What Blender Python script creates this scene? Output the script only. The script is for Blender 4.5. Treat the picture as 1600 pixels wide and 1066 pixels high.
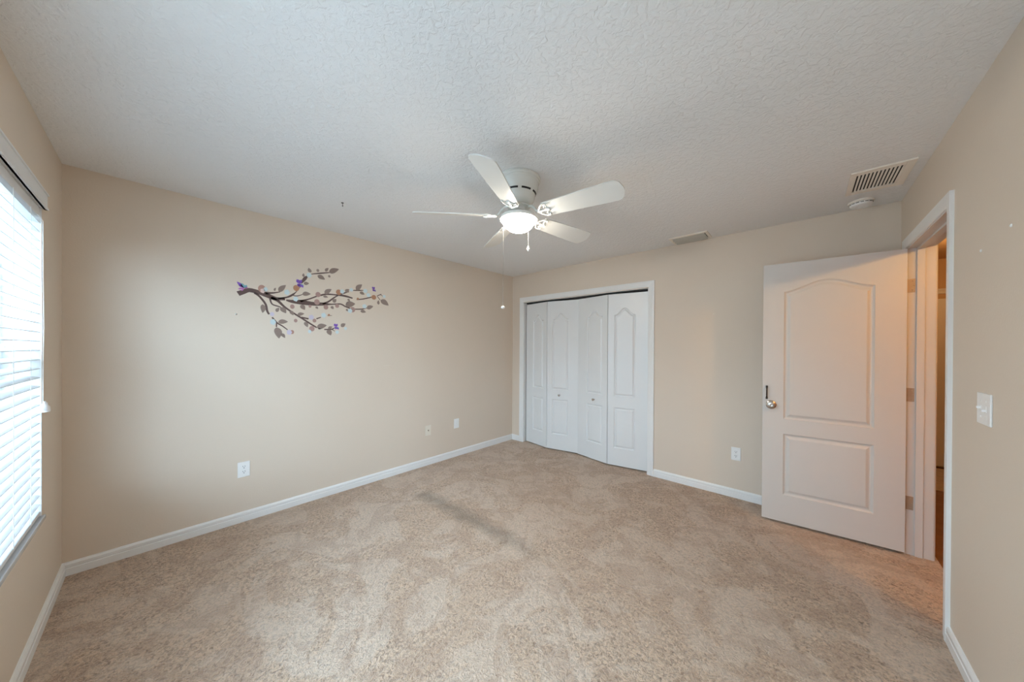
import bpy, bmesh, math, random
from mathutils import Vector, Matrix
from math import sin, cos, pi, radians
random.seed(7)
for o in list(bpy.data.objects): bpy.data.objects.remove(o)
SC = bpy.context.scene
COL = SC.collection
W, D, H = 3.806, 3.894, 2.44          # room: x 0..W, y 0..D, z 0..H

E_SKY, C_SKY = 1080, (.54, .765, 1.0)

E_HALL, E_HALL2 = 33, 8
C_BULB = (1, .92, .80)
E_WORLD = 2.7
FAN_BULB = 94.0
EXPO = 0.2
# ---------------- camera
cd = bpy.data.cameras.new('camera'); cam = bpy.data.objects.new('camera', cd); COL.objects.link(cam)
cd.sensor_width = 36; cd.lens = 498.986/1600*36
cd.shift_x = -(815.339-800)/1600; cd.shift_y = (546.143-533)/1600
cd.clip_start = .02; cd.clip_end = 200
yaw, pit, rol = 7.21567384e-01, -3.64233379e-03, 5.47833580e-03
fw = Vector((-sin(yaw)*cos(pit), cos(yaw)*cos(pit), sin(pit)))
rt = Vector((cos(yaw), sin(yaw), 0)); up = rt.cross(fw)
r2 = cos(rol)*rt + sin(rol)*up; u2 = -sin(rol)*rt + cos(rol)*up
M = Matrix((r2, u2, -fw)).transposed().to_4x4(); M.translation = Vector((3.28124, .37759, 1.367414))
cam.matrix_world = M
SC.camera = cam
# ---------------- world, lights, exposure
SC.view_settings.view_transform = 'Standard'; SC.view_settings.look = 'None'
SC.view_settings.gamma = 1; SC.view_settings.exposure = EXPO
wd = bpy.data.worlds.new('world'); SC.world = wd; wd.use_nodes = True
bg = wd.node_tree.nodes['Background']; bg.inputs[0].default_value = (.70, .86, 1.0, 1); bg.inputs[1].default_value = E_WORLD
SC.cycles.max_bounces = 12; SC.cycles.diffuse_bounces = 8; SC.cycles.glossy_bounces = 4
SC.cycles.sample_clamp_indirect = 8
SC.cycles.use_denoising = True
def area(name, loc, rot, sx, sy, power, color, portal=False):
    l = bpy.data.lights.new(name, 'AREA'); l.shape = 'RECTANGLE'; l.size = sx; l.size_y = sy
    l.energy = power; l.color = color
    if portal: l.cycles.is_portal = True
    o = bpy.data.objects.new(name, l); COL.objects.link(o); o.location = loc; o.rotation_euler = rot
    return o
# added area lamps outdoors stand in for sky, filling the room through both windows
for nm_, p_, r_, e_ in (('sky_fill', (2.6, -1.6, 4.6), (25, 0, 0), .70), ('sky_fill_south', (2.9, -2.6, 3.6), (48, 0, 0), .45),
                        ('sky_fill_low', (3.0, -5.0, 2.2), (80, 0, 0), .20), ('sky_fill_east', (7.0, -2.2, 2.6), (75, 0, 65), .65)):
    area(nm_, p_, [radians(q) for q in r_], 5.0, 3.0, E_SKY*e_, C_SKY)
hl = bpy.data.lights.new('hall_lamp', 'POINT'); hl.energy = E_HALL; hl.color = (1, .57, .17); hl.shadow_soft_size = .04
ho = bpy.data.objects.new('hall_lamp', hl); COL.objects.link(ho); ho.location = (4.60, 2.43, 2.20)
hl2 = bpy.data.lights.new('hall_far_lamp', 'POINT'); hl2.energy = E_HALL2; hl2.color = (1, .60, .28); hl2.shadow_soft_size = .1
ho = bpy.data.objects.new('hall_far_lamp', hl2); COL.objects.link(ho); ho.location = (4.55, 5.3, 2.2)

# ---------------- materials
def nd(nt, t, **k):
    n = nt.nodes.new(t)
    for a, b in k.items(): setattr(n, a, b)
    return n
def mat(name, col, rough=.6, metal=0, var=0, vscale=6, bump=0, bscale=60, bdist=.002, spec=.5, detail=3, emit=None, estr=0, coat=0):
    m = bpy.data.materials.new(name); m.use_nodes = True; nt = m.node_tree; b = nt.nodes['Principled BSDF']
    b.inputs['Base Color'].default_value = (*col, 1); b.inputs['Roughness'].default_value = rough
    b.inputs['Metallic'].default_value = metal; b.inputs['Specular IOR Level'].default_value = spec
    b.inputs['Coat Weight'].default_value = coat
    if emit: b.inputs['Emission Color'].default_value = (*emit, 1); b.inputs['Emission Strength'].default_value = estr
    tc = nd(nt, 'ShaderNodeTexCoord')
    n = nd(nt, 'ShaderNodeTexNoise'); n.inputs['Scale'].default_value = vscale; n.inputs['Detail'].default_value = 4
    nt.links.new(tc.outputs['Object'], n.inputs['Vector'])
    mx = nd(nt, 'ShaderNodeMix', data_type='RGBA'); v = max(var, .004)
    mx.inputs[6].default_value = (*[c*(1-v) for c in col], 1); mx.inputs[7].default_value = (*[min(1, c*(1+v)) for c in col], 1)
    nt.links.new(n.outputs[0], mx.inputs[0]); nt.links.new(mx.outputs[2], b.inputs['Base Color'])
    if bump:
        n2 = nd(nt, 'ShaderNodeTexNoise'); n2.inputs['Scale'].default_value = bscale; n2.inputs['Detail'].default_value = detail
        nt.links.new(tc.outputs['Object'], n2.inputs['Vector'])
        bp = nd(nt, 'ShaderNodeBump'); bp.inputs['Strength'].default_value = bump; bp.inputs['Distance'].default_value = bdist
        nt.links.new(n2.outputs[0], bp.inputs['Height']); nt.links.new(bp.outputs[0], b.inputs['Normal'])
    return m
M_wall = mat('beige_wall_paint', (.69, .595, .495), .55, var=.02, vscale=2, bump=.25, bscale=120, bdist=.002, spec=.3)
M_trim = mat('white_trim_paint', (.79, .79, .78), .35, var=.02, vscale=8)
M_closet = mat('white_closet_door', (.74, .75, .75), .32, var=.02, vscale=5, bump=.12, bscale=90, bdist=.001)
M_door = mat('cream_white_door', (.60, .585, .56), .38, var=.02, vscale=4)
M_plate = mat('white_plastic_plate', (.84, .84, .83), .3)
M_ivory = mat('ivory_plastic', (.76, .70, .60), .35)
M_dark = mat('dark_slot', (.015, .014, .013), .7)
M_fan = mat('white_fan_enamel', (.74, .74, .70), .25, var=.02)
M_blade = mat('white_fan_blade', (.74, .735, .70), .35, var=.03, vscale=10)
M_chain = mat('chain_metal', (.38, .36, .33), .4, metal=.2)
M_nickel = mat('satin_nickel', (.55, .52, .48), .25, metal=1)
M_bronze = mat('dark_bronze', (.05, .04, .035), .35, metal=.7)
M_hinge = mat('paint_worn_hinge', (.42, .33, .24), .4, metal=.4, var=.1, vscale=30)
M_slat = mat('white_blind_slat', (.74, .75, .76), .4)
M_cord = mat('white_cord', (.84, .84, .82), .7)
M_sill = mat('grey_marble_sill', (.56, .57, .58), .25, var=.12, vscale=14)
M_vinyl = mat('white_vinyl_frame', (.82, .83, .84), .4)
M_vent = mat('cream_vent_enamel', (.82, .76, .68), .45, var=.03)
M_vent2 = mat('grey_vent_enamel', (.46, .44, .39), .4, var=.03)
M_conc = mat('pale_concrete', (.55, .55, .53), .9, var=.1, vscale=2)
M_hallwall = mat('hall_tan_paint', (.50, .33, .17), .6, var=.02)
M_bowl = mat('frosted_glass_glow', (.95, .95, .93), .3, emit=C_BULB, estr=FAN_BULB)
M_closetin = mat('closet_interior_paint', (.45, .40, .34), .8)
# ceiling: knock-down texture
M_ceil = mat('knockdown_ceiling', (.80, .80, .80), .75, var=.015, vscale=1.5, spec=.2)
nt = M_ceil.node_tree; b = nt.nodes['Principled BSDF']
tc = nd(nt, 'ShaderNodeTexCoord'); 
n1 = nd(nt, 'ShaderNodeTexNoise'); n1.inputs['Scale'].default_value = 42; n1.inputs['Detail'].default_value = 4; n1.inputs['Distortion'].default_value = .8
nt.links.new(tc.outputs['Object'], n1.inputs['Vector'])
cr = nd(nt, 'ShaderNodeValToRGB'); cr.color_ramp.elements[0].position = .42; cr.color_ramp.elements[1].position = .60
nt.links.new(n1.outputs[0], cr.inputs[0])
bp = nd(nt, 'ShaderNodeBump'); bp.inputs['Strength'].default_value = .55; bp.inputs['Distance'].default_value = .003
nt.links.new(cr.outputs[0], bp.inputs['Height']); nt.links.new(bp.outputs[0], b.inputs['Normal'])
# carpet
M_carpet = bpy.data.materials.new('tan_plush_carpet'); M_carpet.use_nodes = True
nt = M_carpet.node_tree; b = nt.nodes['Principled BSDF']; b.inputs['Roughness'].default_value = .95; b.inputs['Specular IOR Level'].default_value = .1
b.inputs['Sheen Weight'].default_value = .3
tc = nd(nt, 'ShaderNodeTexCoord')
def noise(sc, det, rg=.5, dist=0, vec=None, off=None):
    n = nd(nt, 'ShaderNodeTexNoise'); n.inputs['Scale'].default_value = sc; n.inputs['Detail'].default_value = det
    n.inputs['Roughness'].default_value = rg; n.inputs['Distortion'].default_value = dist
    nt.links.new(vec or tc.outputs['Object'], n.inputs['Vector']); return n.outputs[0]
def ramp(src, p0, p1, c0=(0, 0, 0, 1), c1=(1, 1, 1, 1)):
    r = nd(nt, 'ShaderNodeValToRGB'); e = r.color_ramp.elements; e[0].position = p0; e[1].position = p1; e[0].color = c0; e[1].color = c1
    nt.links.new(src, r.inputs[0]); return r.outputs[0]
def mth(op, a, bb, clamp=False):
    n = nd(nt, 'ShaderNodeMath', operation=op); n.use_clamp = clamp
    for i, x in enumerate((a, bb)):
        if x is None: continue
        if isinstance(x, (int, float)): n.inputs[i].default_value = x
        else: nt.links.new(x, n.inputs[i])
    return n.outputs[0]
def mixc(fac, a, bb, mode='MIX'):
    n = nd(nt, 'ShaderNodeMix', data_type='RGBA'); n.blend_type = mode
    for i, x in ((0, fac), (6, a), (7, bb)):
        if isinstance(x, (int, float)): n.inputs[i].default_value = x
        elif isinstance(x, tuple): n.inputs[i].default_value = x
        else: nt.links.new(x, n.inputs[i])
    return n.outputs[2]
fine = noise(62, 4, .62, .9); vfine = noise(150, 3, .6, .5); mid = noise(17, 4, .6, .8)
patch = ramp(noise(2.1, 4, .55, 1.8), .47, .53); patch2 = ramp(noise(4.6, 4, .6, 1.4), .50, .56); patch3 = ramp(noise(1.1, 3, .5, .8), .42, .62)
tuft = mth('ADD', mth('MULTIPLY', fine, .72), mth('MULTIPLY', vfine, .28))
CA, CB = (.135, .078, .046, 1), (.67, .48, .335, 1)
col = mixc(ramp(tuft, .33, .56), CA, CB)
col = mixc(mth('MULTIPLY', ramp(mid, .42, .68), .30), col, (.62, .475, .36, 1))
col = mixc(mth('MULTIPLY', patch, .42), col, (.72, .585, .47, 1))
col = mixc(mth('MULTIPLY', patch2, .34), col, (.36, .22, .14, 1))
col = mixc(mth('MULTIPLY', patch3, .25), col, (.50, .335, .22, 1))
# worn line in the pile, running out from the long wall
sx = nd(nt, 'ShaderNodeSeparateXYZ'); nt.links.new(tc.outputs['Object'], sx.inputs[0])
wob = mth('MULTIPLY', mth('SUBTRACT', noise(6, 4), .5), .13)
yc = mth('ADD', mth('ADD', mth('MULTIPLY', sx.outputs[0], .02), 2.0), wob)
dy = mth('ABSOLUTE', mth('SUBTRACT', sx.outputs[1], yc), None)
m1 = ramp(dy, .010, .105, (1, 1, 1, 1), (0, 0, 0, 1))
xr = mth('MULTIPLY', ramp(mth('MULTIPLY', sx.outputs[0], .3), .165, .19), ramp(mth('MULTIPLY', sx.outputs[0], .3), .50, .63, (1, 1, 1, 1), (0, 0, 0, 1)))
col = mixc(mth('MULTIPLY', mth('MULTIPLY', m1, xr), mth('ADD', .30, mth('MULTIPLY', mid, .45))), col, (.16, .12, .075, 1))
nt.links.new(col, b.inputs['Base Color'])
bp = nd(nt, 'ShaderNodeBump'); bp.inputs['Strength'].default_value = 1.0; bp.inputs['Distance'].default_value = .020
nt.links.new(mth('ADD', mth('ADD', tuft, mth('MULTIPLY', mid, .6)), mth('MULTIPLY', mth('ADD', patch, mth('MULTIPLY', patch2, -1)), .10)), bp.inputs['Height']); nt.links.new(bp.outputs[0], b.inputs['Normal'])
# wood floor of the hall
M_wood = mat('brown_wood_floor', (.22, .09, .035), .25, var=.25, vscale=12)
M_rug = mat('grey_mottled_rug', (.50, .46, .42), .9, var=.35, vscale=25)

# ---------------- mesh helpers
def link(name, bm, m, parent=None, loc=(0, 0, 0), smooth=False):
    me = bpy.data.meshes.new(name); bmesh.ops.recalc_face_normals(bm, faces=bm.faces[:]); bm.to_mesh(me); bm.free()
    me.materials.append(m)
    if smooth:
        for p in me.polygons: p.use_smooth = True
        try: me.set_sharp_from_angle(angle=radians(35))
        except Exception: pass
    o = bpy.data.objects.new(name, me); COL.objects.link(o); o.location = loc
    if parent: o.parent = parent
    return o
def thing(name, label, cat, loc=(0, 0, 0), rz=0, group=None, kind=None):
    o = bpy.data.objects.new(name, None); COL.objects.link(o); o.location = loc; o.rotation_euler = (0, 0, rz)
    o.empty_display_size = .05
    return tag(o, label, cat, group, kind)
def tag(o, label=None, cat=None, group=None, kind=None):
    if label: o['label'] = label
    if cat: o['category'] = cat
    if group: o['group'] = group
    if kind: o['kind'] = kind
    return o
def box(bm, x0, x1, y0, y1, z0, z1, bev=0):
    g = bmesh.ops.create_cube(bm, size=1)['verts']
    for v in g:
        v.co = Vector((x0+(v.co.x+.5)*(x1-x0), y0+(v.co.y+.5)*(y1-y0), z0+(v.co.z+.5)*(z1-z0)))
    if bev:
        es = list({e for v in g for e in v.link_edges})
        bmesh.ops.bevel(bm, geom=es, offset=bev, segments=2, profile=.6, affect='EDGES')
    return g
def lathe(bm, prof, n=48, c=(0, 0, 0), sx=1, sy=1):
    rings = []
    for r, z in prof:
        if r < 1e-6: rings.append([bm.verts.new((c[0], c[1], c[2]+z))])
        else: rings.append([bm.verts.new((c[0]+r*cos(2*pi*i/n)*sx, c[1]+r*sin(2*pi*i/n)*sy, c[2]+z)) for i in range(n)])
    for a, b_ in zip(rings, rings[1:]):
        for i in range(n):
            j = (i+1) % n
            if len(a) == 1 and len(b_) == 1: continue
            if len(a) == 1: bm.faces.new((a[0], b_[i], b_[j]))
            elif len(b_) == 1: bm.faces.new((a[i], a[j], b_[0]))
            else: bm.faces.new((a[i], a[j], b_[j], b_[i]))
def tube(bm, pts, r, n=8):
    pts = [Vector(p) for p in pts]; rings = []
    for i, p in enumerate(pts):
        t = (pts[min(i+1, len(pts)-1)]-pts[max(i-1, 0)]).normalized()
        a = t.cross(Vector((0, 0, 1)) if abs(t.z) < .9 else Vector((1, 0, 0))).normalized(); c = t.cross(a)
        rr = r[i] if isinstance(r, (list, tuple)) else r
        rings.append([bm.verts.new(p+rr*(cos(2*pi*k/n)*a+sin(2*pi*k/n)*c)) for k in range(n)])
    for a, b_ in zip(rings, rings[1:]):
        for k in range(n): bm.faces.new((a[k], a[(k+1) % n], b_[(k+1) % n], b_[k]))
    bm.faces.new(rings[0]); bm.faces.new(rings[-1][::-1])
def prism(bm, poly, fn, t0, t1):
    """poly of 2D points; fn(u,v,t)->3D; extrude from t0 to t1"""
    a = [bm.verts.new(fn(u, v, t0)) for u, v in poly]; c = [bm.verts.new(fn(u, v, t1)) for u, v in poly]
    bm.faces.new(a); bm.faces.new(c[::-1])
    for i in range(len(poly)):
        j = (i+1) % len(poly); bm.faces.new((a[i], c[i], c[j], a[j]))
def sweep(bm, prof, a, b_, nrm):
    """extrude a profile (out, up) along a straight line a->b, out = nrm"""
    a, b_, nrm = Vector(a), Vector(b_), Vector(nrm)
    A = [bm.verts.new(a+nrm*o+Vector((0, 0, z))) for o, z in prof]; B = [bm.verts.new(b_+nrm*o+Vector((0, 0, z))) for o, z in prof]
    bm.faces.new(A); bm.faces.new(B[::-1])
    for i in range(len(prof)):
        j = (i+1) % len(prof); bm.faces.new((A[i], B[i], B[j], A[j]))

# ---------------- room shell
def struct(name, bm, m, label, parent=None, smooth=False):
    o = link(name, bm, m, parent, smooth=smooth)
    if parent is None: tag(o, label, None, None, 'structure')
    return o
T = .12
bm = bmesh.new(); box(bm, -T, 3.95, -.2, D+.75, -.06, 0)
struct('floor', bm, M_carpet, 'tan plush carpet floor of the empty bedroom')
bm = bmesh.new(); box(bm, -T, W+T, -.2, D+T, H, H+.1)
struct('ceiling', bm, M_ceil, 'white textured ceiling of the bedroom')
bm = bmesh.new(); box(bm, -T, 0, -.2, D+.75, 0, H)
struct('wall_west', bm, M_wall, 'beige wall with the branch decal')
# window wall (south), opening x .485..2.30, z .54..2.04
WX0, WX1, WZ0, WZ1 = .485, 1.83, .535, 2.045
VX0, VX1 = 1.93, 3.28          # added unseen window, left uncovered to let fill daylight in
bm = bmesh.new()
box(bm, 0, WX0, -.2, 0, 0, H); box(bm, VX1, W+T, -.2, 0, 0, H); box(bm, WX0, VX1, -.2, 0, 0, WZ0-.02); box(bm, WX0, VX1, -.2, 0, WZ1, H); box(bm, WX1, VX0, -.2, 0, WZ0-.02, WZ1)
struct('wall_south', bm, M_wall, 'beige wall holding the blind covered window')
bm = bmesh.new()
for w0, w1 in ((WX0, WX1), (VX0, VX1)):
    box(bm, w0, w0+.006, -.2, -.001, WZ0, WZ1); box(bm, w1-.006, w1, -.2, -.001, WZ0, WZ1); box(bm, w0, w1, -.2, -.001, WZ1-.006, WZ1)
struct('trim_1', bm, M_trim, 'white painted reveal inside the window opening')
# closet wall (north), opening x .215..2.02, z 0..2.035
CX0, CX1, CZ = .215, 2.022, 2.035
bm = bmesh.new()
box(bm, 0, CX0, D, D+T, 0, H); box(bm, CX1, W+T, D, D+T, 0, H); box(bm, CX0, CX1, D, D+T, CZ, H)
struct('wall_north', bm, M_wall, 'beige wall with the closet opening')
bm = bmesh.new()
box(bm, 0, W+T, D+.72, D+.75, 0, H); box(bm, W+.09, W+T, D+T, D+.72, 0, H); box(bm, 0, W+T, D+T, D+.75, H, H+.05)
struct('wall_closet', bm, M_closetin, 'dim wall inside the closet')
# door wall (east), opening y 2.882..3.705, z 0..2.065
DY0, DY1, DZ = 2.875, 3.712, 2.06
bm = bmesh.new()
box(bm, W, W+T, -.2, DY0, 0, H); box(bm, W, W+T, DY1, D+T, 0, H); box(bm, W, W+T, DY0, DY1, DZ, H)
struct('wall_east', bm, M_wall, 'beige wall with the bedroom doorway and light switch')

# baseboards
BP = [(0, 0), (.014, 0), (.014, .042), (.011, .046), (.0125, .05), (.0125, .066), (.006, .077), (0, .079)]
def base(name, a, b_, n, label):
    bm = bmesh.new(); sweep(bm, BP, a, b_, n); struct(name, bm, M_trim, label)
base('baseboard_west', (0, 0, 0), (0, D, 0), (1, 0, 0), 'white baseboard along the wall with the branch decal')
base('baseboard_south', (0, 0, 0), (W, 0, 0), (0, 1, 0), 'white baseboard under the window')
bm = bmesh.new(); sweep(bm, BP, (0, D, 0), (.152, D, 0), (0, -1, 0)); sweep(bm, BP, (2.085, D, 0), (W, D, 0), (0, -1, 0))
struct('baseboard_north', bm, M_trim, 'white baseboard either side of the closet')
bm = bmesh.new(); sweep(bm, BP, (W, 0, 0), (W, 2.82, 0), (-1, 0, 0)); sweep(bm, BP, (W, 3.778, 0), (W, D, 0), (-1, 0, 0))
struct('baseboard_east', bm, M_trim, 'white baseboard beside the bedroom doorway')

# door casings: mitred profile frame. Local plane u (along wall) v (up), t out of wall
def casing(bm, u0, u1, v1, w, fn):
    prof = [(0, 0), (0, .007), (.004, .010), (.030, .0125), (.048, .016), (w, .015), (w, 0)]   # (outward from opening, thickness)
    ring = []
    for off, t in prof:
        ring.append([(u0-off, 0, t), (u0-off, v1+off, t), (u1+off, v1+off, t), (u1+off, 0, t)])
    V = [[bm.verts.new(fn(*p)) for p in row] for row in ring]; n = len(V)
    for i in range(n):
        j = (i+1) % n
        for k in range(3): bm.faces.new((V[i][k], V[i][k+1], V[j][k+1], V[j][k]))
    bm.faces.new([V[i][0] for i in range(n)]); bm.faces.new([V[i][3] for i in range(n)][::-1])
bm = bmesh.new(); casing(bm, CX0+.004, CX1-.002, CZ+.006, .064, lambda u, v, t: (u, D-t, v))
struct('trim_2', bm, M_trim, 'white casing around the closet opening')
bm = bmesh.new(); box(bm, CX0-.001, CX0+.008, D+.001, D+T, 0, CZ); box(bm, CX1-.010, CX1+.001, D+.001, D+T, 0, CZ); box(bm, CX0, CX1, D+.001, D+T, CZ-.004, CZ+.001)
struct('trim_3', bm, M_trim, 'white jamb lining the closet opening')
bm = bmesh.new(); casing(bm, DY0+.004, DY1-.004, DZ-.004, .060, lambda u, v, t: (W-t, u, v))
struct('trim_4', bm, M_trim, 'white casing around the bedroom doorway')
bm = bmesh.new()
box(bm, W-.001, W+T+.001, DY0, DY0+.012, 0, DZ); box(bm, W-.001, W+T+.001, DY1-.012, DY1, 0, DZ); box(bm, W-.001, W+T+.001, DY0, DY1, DZ-.012, DZ)
# stops
box(bm, W+.040, W+.052, DY0+.011, DY0+.024, 0, DZ, .002); box(bm, W+.040, W+.075, DY1-.023, DY1-.011, 0, DZ, .002); box(bm, W+.040, W+.075, DY0, DY1, DZ-.024, DZ-.011, .002)
struct('trim_5', bm, M_door, 'white jamb and stop of the bedroom doorway')
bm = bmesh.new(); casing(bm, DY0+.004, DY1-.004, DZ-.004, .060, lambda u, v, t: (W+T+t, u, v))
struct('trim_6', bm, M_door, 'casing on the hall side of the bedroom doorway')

# ---------------- panelled doors
def offset(poly, d):
    n = len(poly); out = []
    for i in range(n):
        p0, p1, p2 = Vector(poly[i-1]), Vector(poly[i]), Vector(poly[(i+1) % n])
        a = (p1-p0).normalized(); c = (p2-p1).normalized()
        na = Vector((-a.y, a.x)); nc = Vector((-c.y, c.x)); m = na+nc
        m = m/max(m.dot(na), .3) if m.length > 1e-6 else na
        out.append(tuple(p1+m*d))
    return out                                    # CCW poly: positive d goes inward
def arch(u0, u1, v0, v1, rise, n=20, sh=.0):
    pts = [(u0, v0), (u1, v0), (u1, v1)]
    for i in range(1, n):
        s = i/n; x = u1+(u0-u1)*s
        k = (s-sh)/(1-2*sh); k = min(1, max(0, k))
        pts.append((x, v1+rise*(.5-.5*cos(2*pi*k))**.9))
    pts.append((u0, v1)); return pts
def panel_door(bm, w, h, th, polys, prof):
    """slab in local x 0..w, y 0..th (front y=0), z 0..h with moulded panels on both faces"""
    fr = []
    for side in (0, 1):
        y0 = 0 if side == 0 else th; sg = 1 if side == 0 else -1
        outer = [bm.verts.new((x, y0, z)) for x, z in ((0, 0), (w, 0), (w, h), (0, h))]; fr.append(outer)
        es = [bm.edges.new((outer[i], outer[(i+1) % 4])) for i in range(4)]
        for poly in polys:
            loops = []
            for d, dep in prof:
                loops.append([bm.verts.new((u, y0+sg*dep, v)) for u, v in offset(poly, d)])
            L0 = loops[0]; es += [bm.edges.new((L0[i], L0[(i+1) % len(L0)])) for i in range(len(L0))]
            for A, B in zip(loops, loops[1:]):
                for i in range(len(A)):
                    j = (i+1) % len(A); bm.faces.new((A[i], A[j], B[j], B[i]))
            bm.faces.new(loops[-1])
        bmesh.ops.triangle_fill(bm, edges=es, use_beauty=True, use_dissolve=False)
    for i in range(4):
        j = (i+1) % 4; bm.faces.new((fr[0][i], fr[0][j], fr[1][j], fr[1][i]))
PF = [(0, 0), (.005, .005), (.011, .0100), (.018, .0110), (.024, .009), (.036, .002), (.040, .001)]
PFs = [(0, 0), (.004, .005), (.009, .0095), (.015, .0105), (.020, .008), (.029, .002), (.032, .001)]

# bedroom door, swung open (hinged at y ~3.70, tip near closet wall)
dw, dh = .762, 2.022
hinge = Vector((W-.006, 3.700)); ang = radians(180+5.0)
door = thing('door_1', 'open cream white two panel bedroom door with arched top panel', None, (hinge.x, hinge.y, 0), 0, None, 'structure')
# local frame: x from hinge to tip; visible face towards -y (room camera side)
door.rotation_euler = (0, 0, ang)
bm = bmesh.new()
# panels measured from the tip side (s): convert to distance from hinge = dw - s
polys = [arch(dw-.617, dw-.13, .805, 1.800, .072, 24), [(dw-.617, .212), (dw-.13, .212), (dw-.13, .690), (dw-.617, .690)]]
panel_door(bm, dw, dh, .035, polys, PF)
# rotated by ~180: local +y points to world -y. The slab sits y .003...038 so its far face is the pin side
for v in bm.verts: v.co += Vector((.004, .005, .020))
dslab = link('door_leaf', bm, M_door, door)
FY = .040   # visible face in local y
bm = bmesh.new(); s = dw+.004-.054
lathe(bm, [(0, 0), (.034, 0), (.034, .003), (.030, .007), (.014, .010), (.012, .014), (.016, .017), (.024, .022), (.026, .029), (.024, .036), (.016, .040), (.006, .040), (0, .038)], 32)
for v in bm.verts: v.co = Vector((s+v.co.x, FY+v.co.z, .930+v.co.y))
tag(link('door_knob', bm, M_nickel, door, smooth=True), 'round satin nickel knob')
bm = bmesh.new(); s = dw+.004-.026
box(bm, s-.007, s+.007, FY, FY+.008, .972, .990, .002); box(bm, s-.007, s+.007, FY, FY+.008, 1.062, 1.080, .002)
tube(bm, [(s, FY+.004, .981), (s, FY+.018, .990), (s, FY+.023, 1.005), (s, FY+.023, 1.047), (s, FY+.018, 1.062), (s, FY+.004, 1.071)], [.006, .0055, .005, .005, .0055, .006], 10)
tag(link('pull_handle', bm, M_bronze, door, smooth=True), 'small dark bronze pull handle above the knob')
for zc in (1.80, 1.07, .345):
    bm = bmesh.new()
    tube(bm, [(0, 0, zc-.046), (0, 0, zc+.046)], .0055, 12)
    # leaf on the jamb (world frame offset back by rotation) and leaf on the door edge
    R = Matrix.Rotation(-ang, 3, 'Z')
    g = box(bm, .0, .036, -.0012, .0012, zc-.045, zc+.045)
    for v in g: v.co = R @ Vector((v.co.x+.004, v.co.y-.0015, v.co.z))
    box(bm, .001, .004, .004, .034, zc-.045, zc+.045)
    for k in (-.03, 0, .03):
        q = bmesh.ops.create_uvsphere(bm, u_segments=8, v_segments=6, radius=.003)['verts']
        for v in q: v.co = R @ Vector((v.co.x+.018+(.010 if k else .016), v.co.y-.003, v.co.z+zc+k))
    tag(link('hinge', bm, M_hinge, door, smooth=False), 'tan painted butt hinge')

# bifold closet doors
pw = .4455; bh = 1.988
def bifold(name, label, xs, ys, flip, kx):
    """xs, ys of three joints of front faces; panels p and q"""
    root = thing(name, label, None, (xs[1], ys[1], 0), 0, None, 'structure')
    for k in (0, 1):
        a = Vector((xs[k], ys[k])); c = Vector((xs[k+1], ys[k+1])); w = (c-a).length-.006
        th = math.atan2(c.y-a.y, c.x-a.x)
        # hinge stile narrow, outer stile wide
        u0, u1 = (.142, w-.072) if k == 0 else (.072, w-.142)
        bm = bmesh.new()
        polys = [arch(u0, u1, .800, 1.745, .080, 24, .06), [(u0, .200), (u1, .200), (u1, .672), (u0, .672)]]
        panel_door(bm, w, bh, .030, polys, PFs)
        R = Matrix.Rotation(th, 3, 'Z')
        for v in bm.verts:
            q = R @ (v.co+Vector((.0015 if k == 0 else .0045, 0, .014))); v.co = q+Vector((a.x-xs[1], a.y-ys[1], 0))
        pn = link('panel', bm, M_closet, root)
        if k == kx:
            bm = bmesh.new()
            lathe(bm, [(0, 0), (.011, 0), (.009, .004), (.0065, .008), (.0075, .014), (.013, .018), (.0155, .023), (.013, .028), (0, .030)], 24)
            kp = a+(c-a).normalized()*((u0+u1)/2)
            dirn = Vector((sin(th), -cos(th), 0))
            ex = Vector((cos(th), sin(th), 0))
            for v in bm.verts:
                v.co = Vector((kp.x-xs[1], kp.y-ys[1], .745))+ex*v.co.x+Vector((0, 0, v.co.y))+dirn*v.co.z
            tag(link('knob', bm, M_nickel, pn, smooth=True), 'small round nickel knob')
    # hinges on the joint
    for zc in (.3, 1.0, 1.75):
        bm = bmesh.new(); tube(bm, [(0, .032, zc-.03), (0, .032, zc+.03)], .004, 8); link('hinge', bm, M_nickel, root)
bifold('door_2', 'left white bifold closet door pair', (.241, .667, 1.109), (3.940, 3.868, 3.958), 0, 1)
bifold('door_3', 'right white bifold closet door pair', (1.109, 1.560, 2.008), (3.946, 3.860, 3.945), 0, 0)
bm = bmesh.new(); box(bm, CX0+.014, CX1-.012, 3.952, 3.978, CZ-.024, CZ-.004)
struct('trim_7', bm, M_dark, 'dark bifold track under the closet header')

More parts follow.
